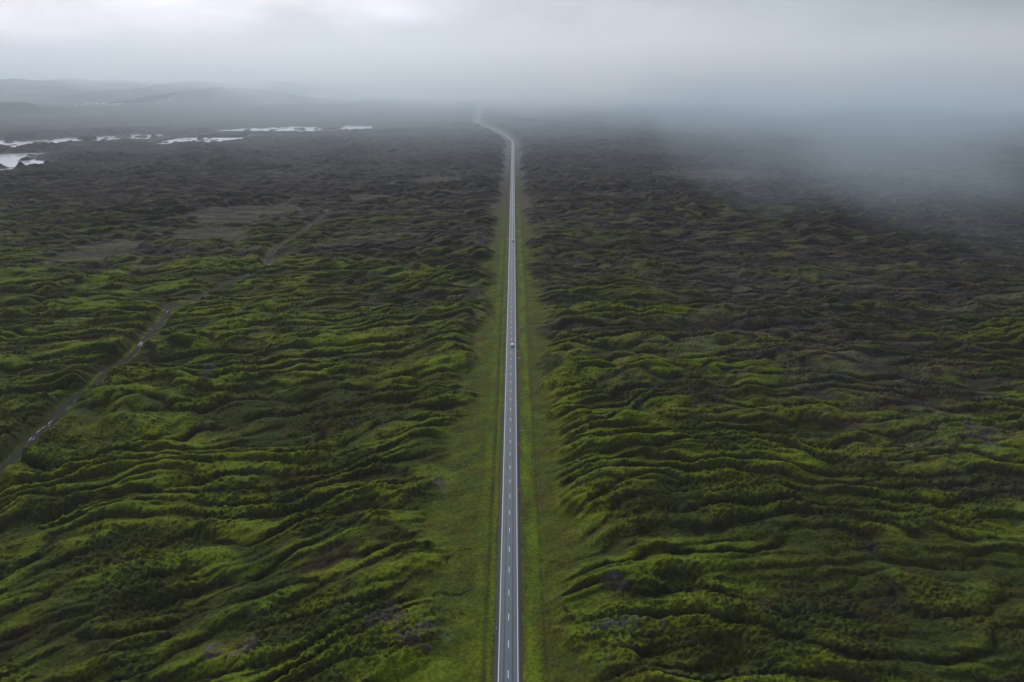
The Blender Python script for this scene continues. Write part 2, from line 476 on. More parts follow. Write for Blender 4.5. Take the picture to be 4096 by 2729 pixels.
dense = np.vstack([np.column_stack([np.zeros(470), np.linspace(20, 1395, 470)]), smooth_path(road_pts[3:], 6.0)])
def road_material():
    m, nt, p, out = mat('worn_asphalt')
    ac = nt.nodes.new('ShaderNodeAttribute'); ac.attribute_name = 'across'
    al = nt.nodes.new('ShaderNodeAttribute'); al.attribute_name = 'along'
    pos = nt.nodes.new('ShaderNodeNewGeometry').outputs['Position']
    cx = nt.nodes.new('ShaderNodeCombineXYZ')
    nt.links.new(ac.outputs['Fac'], cx.inputs[0]); nt.links.new(math_n(nt, 'MULTIPLY', al.outputs['Fac'], 0.06), cx.inputs[1])
    streak = noise(nt, 2.2, 4, 0.6, cx.outputs[0])
    slow = noise(nt, 0.5, 2, 0.5, cx.outputs[0])
    grit = noise(nt, 3.0, 5, 0.7, pos)
    a = math_n(nt, 'ABSOLUTE', math_n(nt, 'ADD', ac.outputs['Fac'], math_n(nt, 'MULTIPLY', math_n(nt, 'SUBTRACT', slow, 0.5), 0.35)))
    d = math_n(nt, 'ABSOLUTE', math_n(nt, 'SUBTRACT', a, 1.36))
    rut = maprange(nt, d, 0.22, 0.46, 1, 0, 'SMOOTHSTEP')
    mid = maprange(nt, a, 0.05, 0.16, 0.5, 0, 'SMOOTHSTEP')
    edge = maprange(nt, a, 3.02, 3.2, 0, 1, 'SMOOTHSTEP')
    d2 = math_n(nt, 'ABSOLUTE', math_n(nt, 'SUBTRACT', a, 2.45))
    rut2 = maprange(nt, d2, 0.10, 0.26, 0.35, 0, 'SMOOTHSTEP')
    dark = math_n(nt, 'MAXIMUM', math_n(nt, 'MAXIMUM', rut, mid), math_n(nt, 'MAXIMUM', edge, rut2))
    dark = math_n(nt, 'MULTIPLY', dark, maprange(nt, streak, 0.3, 0.7, 0.65, 1.1), clamp=True)
    c = mixc(nt, dark, (0.082, 0.112, 0.140), (0.028, 0.037, 0.047))
    v = math_n(nt, 'MULTIPLY', maprange(nt, streak, 0.25, 0.75, 0.85, 1.15), maprange(nt, grit, 0.25, 0.75, 0.80, 1.2))
    cm = nt.nodes.new('ShaderNodeCombineXYZ')
    for i in range(3): nt.links.new(v, cm.inputs[i])
    nt.links.new(mixc(nt, 1.0, c, cm.outputs[0], 'MULTIPLY'), p.inputs['Base Color'])
    nt.links.new(maprange(nt, dark, 0, 1, 0.62, 0.5), p.inputs['Roughness'])
    p.inputs['Specular IOR Level'].default_value = 0.28
    b = nt.nodes.new('ShaderNodeBump'); b.inputs['Strength'].default_value = 0.25; b.inputs['Distance'].default_value = 0.05
    nt.links.new(grit, b.inputs['Height']); nt.links.new(b.outputs[0], p.inputs['Normal'])
    return m
road = ribbon('road', dense, [-3.36, -1.7, 0, 1.7, 3.36], [ZROAD - 0.05, ZROAD - 0.02, ZROAD, ZROAD - 0.02, ZROAD - 0.05], road_material(),
              [lambda s: 0.10 * pn(s / 9, s * 0, 70) + 0.05 * pn(s / 2.5, s * 0, 71), None, None, None, lambda s: 0.10 * pn(s / 9, s * 0, 72) + 0.05 * pn(s / 2.5, s * 0, 73)])
road['kind'] = 'structure'
gravel = simple('dark_gravel', (0.070, 0.064, 0.062), 0.95, 0.1, var=0.5, scale=1.6)
for sgn in (-1, 1):
    offs = [3.30, 3.75, 4.9] if sgn > 0 else [-4.9, -3.75, -3.30]
    zs = [ZROAD - 0.07, ZROAD - 0.11, -0.25] if sgn > 0 else [-0.25, ZROAD - 0.11, ZROAD - 0.07]
    ws = [None, lambda s: 0.16 * pn(s / 7, s * 0, 74), lambda s: 0.5 * pn(s / 6, s * 0, 75)]
    if sgn < 0: ws = ws[::-1]
    o = ribbon('road_shoulder', dense, offs, zs, gravel, ws)
    o['kind'] = 'structure'

def paint_material():
    m, nt, p, out = mat('road_paint')
    pos = nt.nodes.new('ShaderNodeNewGeometry').outputs['Position']
    f = noise(nt, 1.8, 5, 0.7, pos)
    w = maprange(nt, f, 0.60, 0.72, 0.0, 0.6)
    nt.links.new(mixc(nt, w, (0.80, 0.82, 0.84), (0.17, 0.18, 0.20)), p.inputs['Base Color'])
    p.inputs['Roughness'].default_value = 0.6
    return m
paint = paint_material()
def line_mesh(name, pieces, off, w):
    me = bpy.data.meshes.new(name); bm = bmesh.new()
    t, r = frames(dense)
    s = np.concatenate([[0], np.cumsum(np.linalg.norm(np.diff(dense, axis=0), axis=1))]) + 20
    def P(q, o):
        x = np.interp(q, s, dense[:, 0]); y = np.interp(q, s, dense[:, 1])
        rx = np.interp(q, s, r[:, 0]); ry = np.interp(q, s, r[:, 1])
        return (x + rx * o, y + ry * o, ZROAD + 0.006 - 0.05 * min(1, abs(o) / 3.45) + 0.004)
    for a, b in pieces:
        n = max(1, int((b - a) / 6))
        prev = None
        for i in range(n + 1):
            q = a + (b - a) * i / n
            cur = (bm.verts.new(P(q, off - w / 2)), bm.verts.new(P(q, off + w / 2)))
            if prev: bm.faces.new((prev[0], prev[1], cur[1], cur[0]))
            prev = cur
    bm.to_mesh(me); bm.free(); me.materials.append(paint)
    o = bpy.data.objects.new(name, me); col.objects.link(o); o['kind'] = 'structure'
    return o
END = float(np.sum(np.linalg.norm(np.diff(dense, axis=0), axis=1))) + 18
line_mesh('edge_line', [(22, END)], -3.02, 0.16)
line_mesh('edge_line', [(22, END)], 3.02, 0.16)
pieces = []
q = 157.5 - 12.0
while q < 735: pieces.append((q, q + 3.1)); q += 11.95
while q < 860: pieces.append((q, q + 9.3)); q += 11.0
pieces.append((q, END))
line_mesh('centre_line', pieces, 0.0, 0.15)

# tracks through the lava
def track_material():
    m, nt, p, out = mat('track_gravel')
    ac = nt.nodes.new('ShaderNodeAttribute'); ac.attribute_name = 'across'
    pos = nt.nodes.new('ShaderNodeNewGeometry').outputs['Position']
    a = math_n(nt, 'ABSOLUTE', ac.outputs['Fac'])
    d = math_n(nt, 'ABSOLUTE', math_n(nt, 'SUBTRACT', a, 0.85))
    rut = maprange(nt, d, 0.25, 0.6, 1, 0, 'SMOOTHSTEP')
    n1 = noise(nt, 0.8, 5, 0.65, pos); n2 = noise(nt, 0.12, 3, 0.5, pos)
    c = mixc(nt, math_n(nt, 'MULTIPLY', rut, maprange(nt, n2, 0.3, 0.7, 0.3, 1.0)), (0.036, 0.033, 0.036), (0.020, 0.019, 0.022))
    c = mixc(nt, maprange(nt, n1, 0.5, 0.75, 0, 0.6), c, (0.052, 0.047, 0.046))
    nt.links.new(c, p.inputs['Base Color'])
    p.inputs['Roughness'].default_value = 0.9; p.inputs['Specular IOR Level'].default_value = 0.12
    return m
trk = track_material()
def track(name, line, w0):
    t, r = frames(line)
    offs = np.array([-1.0, -0.75, -0.5, -0.2, 0, 0.2, 0.5, 0.75, 1.0]) * w0
    n = len(line); X = np.empty((n, 9)); Yv = np.empty((n, 9)); Z = np.empty((n, 9))
    s = np.arange(n) * 2.0
    for j, o in enumerate(offs):
        wv = 1 + 0.5 * pn(s / 26, s * 0 + np.sign(o) * 3, 80)
        X[:, j] = line[:, 0] + r[:, 0] * o * wv; Yv[:, j] = line[:, 1] + r[:, 1] * o * wv
        h = TRK(X[:, j].astype(f32), Yv[:, j].astype(f32))
        Z[:, j] = h + 0.32 - 0.10 * math.exp(-((abs(o) - 0.85) / 0.4) ** 2) - 0.5 * (abs(o) / w0) ** 6
    ob = grid_mesh(name, X.ravel(), Yv.ravel(), Z.ravel(), n, 9, trk, {'across': np.tile(offs, n).astype(f32)})
    ob['kind'] = 'structure'
    return ob
track('dirt_track', track_line, 1.7)
track('dirt_track', track2_line, 1.1)

# ------------------------------------------------------------------ still water
def water_material(name, bump, scale):
    m, nt, p, out = mat(name)
    p.inputs['Base Color'].default_value = (0.40, 0.43, 0.46, 1)       # pale base paints in the bright sky reflected by the water
    p.inputs['Roughness'].default_value = 0.14
    p.inputs['IOR'].default_value = 1.33
    p.inputs['Specular IOR Level'].default_value = 0.75
    pos = nt.nodes.new('ShaderNodeNewGeometry').outputs['Position']
    b = nt.nodes.new('ShaderNodeBump'); b.inputs['Strength'].default_value = bump; b.inputs['Distance'].default_value = 0.3
    nt.links.new(noise(nt, scale, 3, 0.5, pos), b.inputs['Height']); nt.links.new(b.outputs[0], p.inputs['Normal'])
    return m
wmat = water_material('still_water', 0.8, 0.25)
def water_sheet(name, idx, pad=70):
    P = [p for i in idx for p in lakes_w[i]]
    x0 = min(p[0] for p in P) - pad; x1 = max(p[0] for p in P) + pad
    y0 = min(p[1] for p in P) - pad; y1 = max(p[1] for p in P) + pad
    n = 12
    gx, gy = np.meshgrid(np.linspace(x0, x1, n), np.linspace(y0, y1, n))
    o = grid_mesh(name, gx.ravel(), gy.ravel(), np.full(n * n, WZ), n, n, wmat)
    o['kind'] = 'structure'
    return o
water_sheet('river', [0, 1])
water_sheet('lake', [2])
water_sheet('pond', [3, 6], 20)
water_sheet('pond', [4], 20)
water_sheet('lake', [5], 40)

pud = water_material('puddle_water', 0.05, 1.0)
pud.node_tree.nodes['Principled BSDF'].inputs['Base Color'].default_value = (0.30, 0.31, 0.32, 1)  # pale base stands in for white sky highlights on the puddles
def puddle(px, py, L, W, off=0.0):
    x, y = unproject(px, py, 2.0)
    line = track_line if min(np.hypot(track_line[:, 0] - x, track_line[:, 1] - y)) < 25 else track2_line
    i = int(np.argmin(np.hypot(line[:, 0] - x, line[:, 1] - y)))
    t, r = frames(line)
    cx, cy = line[i] + r[i] * off
    bm = bmesh.new(); vs = []
    z = float(TRK(np.array([cx], f32), np.array([cy], f32))[0]) + 0.40
    for k in range(18):
        a = k / 18 * 2 * math.pi
        q = 1 + 0.25 * math.sin(3 * a + px) + 0.12 * math.sin(5 * a + py)
        ox, oy = math.cos(a) * L / 2.4 * q, math.sin(a) * W / 2.6 * q
        vs.append(bm.verts.new((t[i][0] * ox + r[i][0] * oy, t[i][1] * ox + r[i][1] * oy, 0)))
    bm.faces.new(vs)
    me = bpy.data.meshes.new('puddle'); bm.to_mesh(me); bm.free(); me.materials.append(pud)
    o = bpy.data.objects.new('puddle', me); o.location = (cx, cy, z); col.objects.link(o)
    o['kind'] = 'structure'
    return o
for a in [(557, 1376, 9.5, 1.1, -0.85), (562, 1378, 8.5, 0.8, 0.75), (362, 1556, 7.5, 1.0, -0.8), (364, 1560, 7.5, 1.1, 0.8), (208, 1694, 4.5, 0.7, -0.8), (205, 1708, 2.6, 0.5, 0.8),
          (190, 1712, 3.2, 0.6, -0.8), (172, 1732, 4.5, 0.7, -0.8), (150, 1756, 4.8, 0.7, -0.8), (158, 1757, 3.2, 0.5, 0.8),
          (690, 1247, 6.0, 0.9, 0.7), (997, 1101, 7.0, 1.3, -0.5), (1077, 1056, 9, 1.1, -0.7), (1081, 1058, 9, 0.9, 0.8), (1301, 843, 11, 2.2, 0.0), (1250, 900, 9, 1.5, 0.2)]:
    puddle(*a)

# ------------------------------------------------------------------ hills
def hill_material():
    m, nt, p, out = mat('hill_grass')
    pos = nt.nodes.new('ShaderNodeNewGeometry').outputs['Position']
    n1 = noise(nt, 0.004, 5, 0.6, pos); n2 = noise(nt, 0.03, 4, 0.6, pos)
    c = mixc(nt, maprange(nt, n1, 0.42, 0.6, 0, 1), (0.036, 0.042, 0.036), (0.016, 0.021, 0.024))
    c = mixc(nt, maprange(nt, n2, 0.5, 0.7, 0, 0.5), c, (0.05, 0.05, 0.045))
    nt.links.new(c, p.inputs['Base Color']); p.inputs['Roughness'].default_value = 0.95
    return m
hmat = hill_material()
def hill_h(X, Y):
    X = np.asarray(X, f32); Y = np.asarray(Y, f32)
    wgt = ss(-1150, -1900, X + 250 * pn(Y / 900, X / 900, 90))
    base = ss(4330, 6200, Y + 120 * pn(X / 500, Y / 500, 91))
    h = base * wgt * (85 + 100 * pn(X / 1300, Y / 1300, 92) + 40 * pn(X / 400, Y / 400, 93)) + base * wgt * 12 * pn(X / 120, Y / 120, 94)
    k = np.exp(-(((X + 1900) / 520) ** 2 + ((Y - 5000) / 330) ** 2)) * 80
    k2 = np.exp(-(((X + 2050) / 620) ** 2 + ((Y - 4350) / 190) ** 2)) * 16 * (1 + pn(X / 160, Y / 160, 95))
    return h + k + k2 - 4
n1_, n2_ = 260, 420
gx, gy = np.meshgrid(np.linspace(-7600, -700, n2_), np.linspace(4000, 8200, n1_))
o = grid_mesh('hills', gx.ravel(), gy.ravel(), hill_h(gx.ravel(), gy.ravel()), n1_, n2_, hmat)
o['kind'] = 'structure'
def mound_h(X, Y):
    X = np.asarray(X, f32); Y = np.asarray(Y, f32)
    return 62 * np.exp(-(np.abs((X + 2330) / 330) ** 2.3 + np.abs((Y - 3260) / 190) ** 2.2)) + 9 * pn(X / 90, Y / 70, 96) * np.exp(-(((X + 2330) / 380) ** 2 + ((Y - 3260) / 220) ** 2)) - 3
gx, gy = np.meshgrid(np.linspace(-3400, -1700, 260), np.linspace(2750, 3800, 180))
o = grid_mesh('hill', gx.ravel(), gy.ravel(), mound_h(gx.ravel(), gy.ravel()), 180, 260, hmat)
o['kind'] = 'structure'

# woods planted on the hillside: one mass of small conifers
def woods():
    bm = bmesh.new(); rnd = random.Random(4)
    me = bpy.data.meshes.new('woods')
    for k in range(1700):
        fx = rnd.random(); fy = rnd.random()
        if (0.30 < fx < 0.62 and 0.22 < fy < 0.42 and rnd.random() < 0.8): continue
        x = -2545 + fx * 262 + fy * 18
        y = 4400 + fy * 560
        if rnd.random() < 0.35 * (pn(np.array([x / 50], f32), np.array([y / 90], f32), 97)[0] + 0.4): continue
        z = float(hill_h(np.array([x]), np.array([y]))[0]) - 0.5
        hh = rnd.uniform(8, 13); rr = rnd.uniform(2.2, 3.6)
        for j in range(2):
            b0 = z + hh * (0.1 + 0.35 * j); r_ = rr * (1 - 0.35 * j)
            vs = [bm.verts.new((x + r_ * math.cos(a + k) * rnd.uniform(0.8, 1.2), y + r_ * math.sin(a + k) * rnd.uniform(0.8, 1.2), b0)) for a in (0, 1.26, 2.51, 3.77, 5.03)]
            tp = bm.verts.new((x, y, b0 + hh * 0.6))
            for i in range(5): bm.faces.new((vs[i], vs[(i + 1) % 5], tp))
    bm.to_mesh(me); bm.free()
    me.materials.append(simple('conifer_green', (0.022, 0.038, 0.030), 0.9, 0.1, var=0.4, scale=0.05))
    o = bpy.data.objects.new('woods', me); col.objects.link(o)
    o['kind'] = 'stuff'; o['label'] = 'dark rectangular conifer plantation on the far hillside'
woods()

# ------------------------------------------------------------------ helpers for things
def empty(name, loc, rz=0, label=None, cat=None, group=None):
    o = bpy.data.objects.new(name, None); col.objects.link(o)
    o.location = loc; o.rotation_euler = (0, 0, rz); o.empty_display_size = 0.5
    if label: o['label'] = label
    if cat: o['category'] = cat
    if group: o['group'] = group
    return o
def obj(name, bm, m, parent=None, smooth=False):
    bmesh.ops.recalc_face_normals(bm, faces=bm.faces)
    me = bpy.data.meshes.new(name); bm.to_mesh(me); bm.free()
    me.materials.append(m)
    if smooth:
        for p in me.polygons: p.use_smooth = True
    o = bpy.data.objects.new(name, me); col.objects.link(o)
    if parent: o.parent = parent
    return o
def copy_tree(o, parent=None):
    c = o.copy(); col.objects.link(c)
    if parent is not None: c.parent = parent
    for ch in list(o.children): copy_tree(ch, c)
    return c
def box(bm, x0, x1, y0, y1, z0, z1, bev=0.0):
    r = bmesh.ops.create_cube(bm, size=1.0)
    vs = r['verts']
    for v in vs:
        v.co = Vector(((x0 + x1) / 2 + v.co.x * (x1 - x0), (y0 + y1) / 2 + v.co.y * (y1 - y0), (z0 + z1) / 2 + v.co.z * (z1 - z0)))
    if bev > 0:
        es = list({e_ for v in vs for e_ in v.link_edges})
        bmesh.ops.bevel(bm, geom=es, offset=bev, segments=2, affect='EDGES', profile=0.6)
def loft(bm, secs):
    rings = [[bm.verts.new(p) for p in s] for s in secs]
    n = len(rings[0])
    for a, b in zip(rings[:-1], rings[1:]):
        for i in range(n): bm.faces.new((a[i], a[(i + 1) % n], b[(i + 1) % n], b[i]))
    bm.faces.new(rings[0][::-1]); bm.faces.new(rings[-1])

# ------------------------------------------------------------------ cars (nose towards +y)
glass = simple('car_glass', (0.035, 0.042, 0.048), 0.08, 0.6, var=0.05)
rubber = simple('tyre_rubber', (0.02, 0.02, 0.02), 0.85, 0.2)
rimm = simple('alloy_rim', (0.45, 0.46, 0.47), 0.35, 0.5, 0.8)
redl = simple('tail_lamp_red', (0.30, 0.015, 0.012), 0.25, 0.5)
blackp = simple('black_plastic', (0.03, 0.031, 0.033), 0.55, 0.4)
platem = simple('number_plate_white', (0.62, 0.63, 0.64), 0.4, 0.4)
def car(loc, paintm, label, L=4.45, W=1.86, Ht=1.62, dark_low=None, rack=False):
    t = empty('car', loc, 0, label, 'car', 'cars driving away along the road')
    hl, hw = L / 2, W / 2
    st = [(-1.0, 0.42, 0.86, 0.86), (-0.97, 0.28, 0.98, 0.93), (-0.85, 0.24, 1.02, 0.985), (-0.5, 0.22, 1.02, 1.0), (0.0, 0.21, 1.00, 1.0), (0.40, 0.22, 0.99, 0.99),
          (0.55, 0.23, 0.95, 0.985), (0.80, 0.25, 0.88, 0.95), (0.95, 0.30, 0.78, 0.86), (1.0, 0.40, 0.66, 0.76)]
    secs = []
    for f, zb, zt, w in st:
        y = f * hl; w *= hw
        secs.append([(-w * 0.86, y, zb), (w * 0.86, y, zb), (w * 0.98, y, zb + 0.18), (w, y, (zb + zt) / 2 + 0.05), (w * 0.95, y, zt - 0.04), (w * 0.84, y, zt),
                     (-w * 0.84, y, zt), (-w * 0.95, y, zt - 0.04), (-w, y, (zb + zt) / 2 + 0.05), (-w * 0.98, y, zb + 0.18)])
    bm = bmesh.new(); loft(bm, secs)
    body = obj('body', bm, dark_low or paintm, t, True)
    # glasshouse: glass core, painted roof, pillars
    yb0, yb1, yt0, yt1 = -hl * 0.90, hl * 0.44, -hl * 0.70, hl * 0.10
    wb, wt = hw * 0.86, hw * 0.70
    zb, zt = 0.99, Ht - 0.07
    def quad(y0, y1, w, z): return [(-w, y0, z), (w, y0, z), (w, y1, z), (-w, y1, z)]
    bm = bmesh.new(); loft(bm, [quad(yb0, yb1, wb, zb), quad(yt0, yt1, wt, zt)])
    obj('window', bm, glass, t)
    bm = bmesh.new()
    loft(bm, [quad(yt0 - 0.06, yt1 + 0.04, wt + 0.03, zt - 0.01), quad(yt0 - 0.04, yt1, wt + 0.02, zt + 0.04), quad(yt0 + 0.10, yt1 - 0.16, wt - 0.10, zt + 0.085)])
    roof = obj('roof', bm, paintm, t, False)
    if rack:
        for sx in (-1, 1):
            bm = bmesh.new(); box(bm, sx * (wt - 0.06) - 0.025, sx * (wt - 0.06) + 0.025, yt0 + 0.15, yt1 - 0.1, zt + 0.08, zt + 0.14, 0.01)
            obj('roof_rail', bm, blackp, roof)
    for sx in (-1, 1):
        for (a, b, w_) in ((yb0, yt0, 0.16), (-0.25, -0.20, 0.09), (yb1, yt1, 0.08)):
            bm = bmesh.new()
            x0, x1 = sx * (wb + 0.006), sx * (wt + 0.006)
            loft(bm, [[(x0 - sx * 0.05, a - 0.008, zb), (x0, a - 0.008, zb), (x0, a + w_, zb), (x0 - sx * 0.05, a + w_, zb)],
                      [(x1 - sx * 0.05, b - 0.008, zt), (x1, b - 0.008, zt), (x1, b + w_, zt), (x1 - sx * 0.05, b + w_, zt)]])
            obj('pillar', bm, paintm, t)
        bm = bmesh.new(); box(bm, sx * hw * 0.93, sx * (hw + 0.17), hl * 0.30, hl * 0.30 + 0.13, 1.0, 1.16, 0.03)
        obj('side_mirror', bm, paintm, t)
        bm = bmesh.new(); box(bm, sx * hw * 0.62, sx * hw * 0.905, -hl - 0.012, -hl + 0.10, 0.66, 0.90, 0.02)
        obj('tail_light', bm, redl, t)
        bm = bmesh.new(); box(bm, sx * hw * 0.50, sx * hw * 0.80, hl - 0.10, hl + 0.01, 0.52, 0.66, 0.02)
        obj('headlight', bm, platem, t)
        for fy in (-0.62, 0.62):
            e_ = empty('wheel', (sx * (hw - 0.13), fy * hl, 0.34)); e_.parent = t
            bm = bmesh.new()
            bmesh.ops.create_cone(bm, cap_ends=True, segments=24, radius1=0.34, radius2=0.34, depth=0.23, matrix=Matrix.Rotation(math.pi / 2, 4, 'Y'))
            bmesh.ops.bevel(bm, geom=[q for q in bm.edges if abs(q.calc_length()) < 0.2], offset=0.03, segments=2, affect='EDGES')
            obj('tyre', bm, rubber, e_)
            bm = bmesh.new()
            bmesh.ops.create_cone(bm, cap_ends=True, segments=20, radius1=0.21, radius2=0.21, depth=0.02, matrix=Matrix.Translation((sx * 0.125, 0, 0)) @ Matrix.Rotation(math.pi / 2, 4, 'Y'))
            obj('rim', bm, rimm, e_)
    bm = bmesh.new(); box(bm, -hw * 0.88, hw * 0.88, -hl - 0.05, -hl + 0.12, 0.33, 0.56, 0.04)
    obj('bumper', bm, blackp, t)
    bm = bmesh.new(); box(bm, -0.26, 0.26, -hl - 0.065, -hl - 0.052, 0.60, 0.71)
    bm2 = bm; obj('number_plate', bm2, platem, t)
    return t
white = simple('white_car_paint', (0.80, 0.81, 0.83), 0.35, 0.5, var=0.03)
silver = simple('silver_car_paint', (0.55, 0.57, 0.60), 0.35, 0.5, 0.2, var=0.03)
charcoal = simple('charcoal_car_paint', (0.05, 0.055, 0.065), 0.3, 0.5, var=0.05)
def road_y(py): return unproject(2048, py, ZROAD)[1]
car((0.72, road_y(1388) + 2.2, ZROAD + 0.012), white, 'white hatchback nearest the camera, driving close to the dashed centre line', 4.5, 1.92, 1.60)
car((1.25, road_y(968) + 2.2, ZROAD + 0.012), silver, 'pale roofed car with a dark lower body, middle of the three cars', 4.9, 1.95, 1.85, dark_low=charcoal, rack=True)
car((1.30, road_y(831) + 2.2, ZROAD + 0.012), white, 'small white car, the farthest of the three on the road', 4.6, 1.92, 1.85)

# ------------------------------------------------------------------ marker posts along the verges
yellow = simple('post_yellow', (0.62, 0.34, 0.07), 0.5, 0.4, var=0.15)
whitep = simple('post_white', (0.62, 0.62, 0.60), 0.5, 0.4, var=0.1)
refl = simple('reflector', (0.75, 0.75, 0.72), 0.25, 0.5)
def make_post(m, label, group):
    t = empty('marker_post', (0, 0, 0), 0, label, 'marker post', group)
    bm = bmesh.new()
    def s(w, d, z, sh=0): return [(-w, -d, z), (w, -d, z), (w, d, z + sh), (-w, d, z + sh)]
    loft(bm, [s(0.085, 0.03, -0.3), s(0.08, 0.03, 0.5), s(0.07, 0.025, 1.0), s(0.055, 0.02, 1.06, 0.03)])
    obj('post_body', bm, m, t)
    bm = bmesh.new(); box(bm, -0.05, 0.05, -0.036, -0.031, 0.74, 0.92, 0)
    obj('reflector', bm, refl, t)
    return t
protos = {}
for i in range(42):
    y = 178.7 + 41.0 * i
    for sx in (-1, 1):
        if sx > 0 and i < 2: continue
        if sx < 0 and i == 1: continue
        x = -4.02 if sx < 0 else 4.05
        key = (sx, 0 if (i * 7 + (sx > 0) * 3) % 5 in (0, 3) else 1)
        if key not in protos:
            nm = 'left' if sx < 0 else 'right'
            cn = 'white' if key[1] == 0 else 'orange-yellow'
            protos[key] = make_post(whitep if key[1] == 0 else yellow, f'slim {cn} marker post on the gravel shoulder left of the road' if sx < 0 else f'slim {cn} marker post on the gravel shoulder right of the road',
                                    f'{cn} marker posts on the {nm} shoulder')
            o = protos[key]
        else: o = copy_tree(protos[key])
        o.location = (x + random.uniform(-0.1, 0.1), y + random.uniform(-1.5, 1.5), 0.32)
        o.rotation_euler = (random.uniform(-0.06, 0.06), random.uniform(-0.06, 0.06), random.uniform(-0.2, 0.2))

# ------------------------------------------------------------------ pale rocks lying in the verge
rockm = simple('pale_rock', (0.17, 0.17, 0.185), 0.9, 0.15, var=0.3, scale=1.2)
def rock(px, py, w, d, h, label):
    x, y = unproject(px, py, 0.3)
    bm = bmesh.new(); rnd = random.Random(int(px * 7 + py))
    for k in range(3):
        r = bmesh.ops.create_icosphere(bm, subdivisions=2, radius=1.0)
        ox, oy = rnd.uniform(-0.5, 0.5) * w, rnd.uniform(-0.4, 0.4) * d
        s = rnd.uniform(0.45, 0.8)
        for v in r['verts']:
            q = 1 + rnd.uniform(-0.16, 0.16)
            v.co = Vector((ox + v.co.x * w * 0.5 * s * q, oy + v.co.y * d * 0.5 * s * q, v.co.z * h * s * q))
    o = obj('rock', bm, rockm)
    o.location = (x, y, hgt(x, y)); o['label'] = label; o['category'] = 'rock'; o['group'] = 'pale rocks lying in the roadside turf'
for a in [(2088, 1310, 2.6, 2.4, 0.35, 'pale grey rock slab in the right verge behind the nearest white car'),
          (2019, 1327, 1.9, 1.8, 0.35, 'pale grey rock in the left verge ahead of the nearest white car'),
          (2081, 1432, 2.4, 2.4, 0.3, 'grey broken slab in the right verge just nearer than the white car'),
          (2087, 1723, 1.7, 1.5, 0.3, 'grey slab beside the road on the green right strip'),
          (1857, 1859, 0.9, 0.9, 0.35, 'left one of two small pale rocks on the left verge'),
          (1879, 1859, 0.9, 0.9, 0.35, 'right one of two small pale rocks on the left verge'),
          (2312, 1867, 1.5, 1.2, 0.4, 'grey rock at the edge of the lava on the right'),
          (1978, 2227, 1.2, 0.7, 0.3, 'flat grey rock by the brown rut left of the road'),
          (1976, 2410, 0.7, 0.6, 0.3, 'single small pale rock nearest the road at the lower left'),
          (3200, 2598, 1.9, 1.1, 0.6, 'lone pale boulder on a mossy crown at the lower right')]:
    rock(*a)

# ------------------------------------------------------------------ far houses
hw_m = simple('white_house_wall', (0.80, 0.81, 0.82), 0.6, 0.3, var=0.05)
hr_m = simple('pale_house_roof', (0.72, 0.73, 0.74), 0.5, 0.3, var=0.08)
hd_m = simple('house_window', (0.05, 0.06, 0.07), 0.2, 0.5)
def make_house(label, group=None):
    t = empty('house', (0, 0, 0), 0, label, 'house', group)
    bm = bmesh.new(); box(bm, -6, 6, -4, 4, -1, 3.2); wall = obj('wall', bm, hw_m, t)
    bm = bmesh.new()
    a = [bm.verts.new(p) for p in ((-6.4, -4.5, 3.1), (-6.4, 4.5, 3.1), (-6.4, 0, 5.6))]
    b = [bm.verts.new((-p.co.x, p.co.y, p.co.z)) for p in a]
    bm.faces.new(a); bm.faces.new(b[::-1])
    for i in range(3): bm.faces.new((a[i], a[(i + 1) % 3], b[(i + 1) % 3], b[i]))
    obj('roof', bm, hr_m, t)
    for x in (-3.8, 3.4):
        bm = bmesh.new(); box(bm, x - 0.7, x + 0.7, -4.05, -3.95, 1.0, 2.2); obj('window', bm, hd_m, t)
    bm = bmesh.new(); box(bm, -0.6, 0.6, -4.06, -3.95, -0.2, 2.1); obj('door', bm, hd_m, t)
    return t
hs = [(306, 1), (334, .8), (338, .6), (352, 1), (363, .7), (385, .9), (391, 1), (404, .9), (410, .7), (420, 1.6), (428, .8), (437, .7), (450, .7), (459, .9), (474, 1.3), (479, 1.0), (485, .9), (496, .6), (262, .7), (240, .8)]
proto = None
for px, s in hs:
    if proto is None: proto = make_house('tiny white house in the row along the foot of the far hills', 'row of white houses at the foot of the hills'); o = proto
    else: o = copy_tree(proto)
    x, y = unproject(px, 423.5)
    y += random.uniform(-8, 8)
    o.location = (x, y, max(hill_h(np.array([x]), np.array([y]))[0], 0.3) + 0.8); o.scale = (s, s, max(0.75, s * 0.9)); o.rotation_euler = (0, 0, random.uniform(-0.4, 0.4))
for px, py, lb in ((505, 406, 'lone white house among the dark plantation on the hillside'), (686, 404, 'lone white house on the misty slope beyond the dark plantation')):
    o = copy_tree(proto); o['label'] = lb
    if 'group' in o: del o['group']
    y = 4640.0
    x = unproject(px, 423)[0] * y / unproject(px, 423)[1]
    o.location = (x, y, hill_h(np.array([x]), np.array([y]))[0] + 1); o.scale = (1, 1, 1)

# ------------------------------------------------------------------ air
def volbox(name, x0, x1, y0, y1, z0, z1):
    bm = bmesh.new(); box(bm, x0, x1, y0, y1, z0, z1)
    me = bpy.data.meshes.new(name); bm.to_mesh(me); bm.free()
    o = bpy.data.objects.new(name, me); col.objects.link(o); o['kind'] = 'stuff'
    m = bpy.data.materials.new(name + '_air'); m.use_nodes = True
    nt = m.node_tree; nt.nodes.remove(nt.nodes['Principled BSDF'])
    me.materials.append(m)
    return o, nt, nt.nodes['Material Output']
hz_o, nt, out = volbox('haze', -13000, 13000, -500, 15500, -5.5, 262)
pv = nt.nodes.new('ShaderNodeVolumePrincipled')
pv.inputs['Color'].default_value = (0.80, 0.91, 1.0, 1); pv.inputs['Density'].default_value = 0.000035; pv.inputs['Anisotropy'].default_value = 0.2
nt.links.new(pv.outputs[0], out.inputs['Volume'])

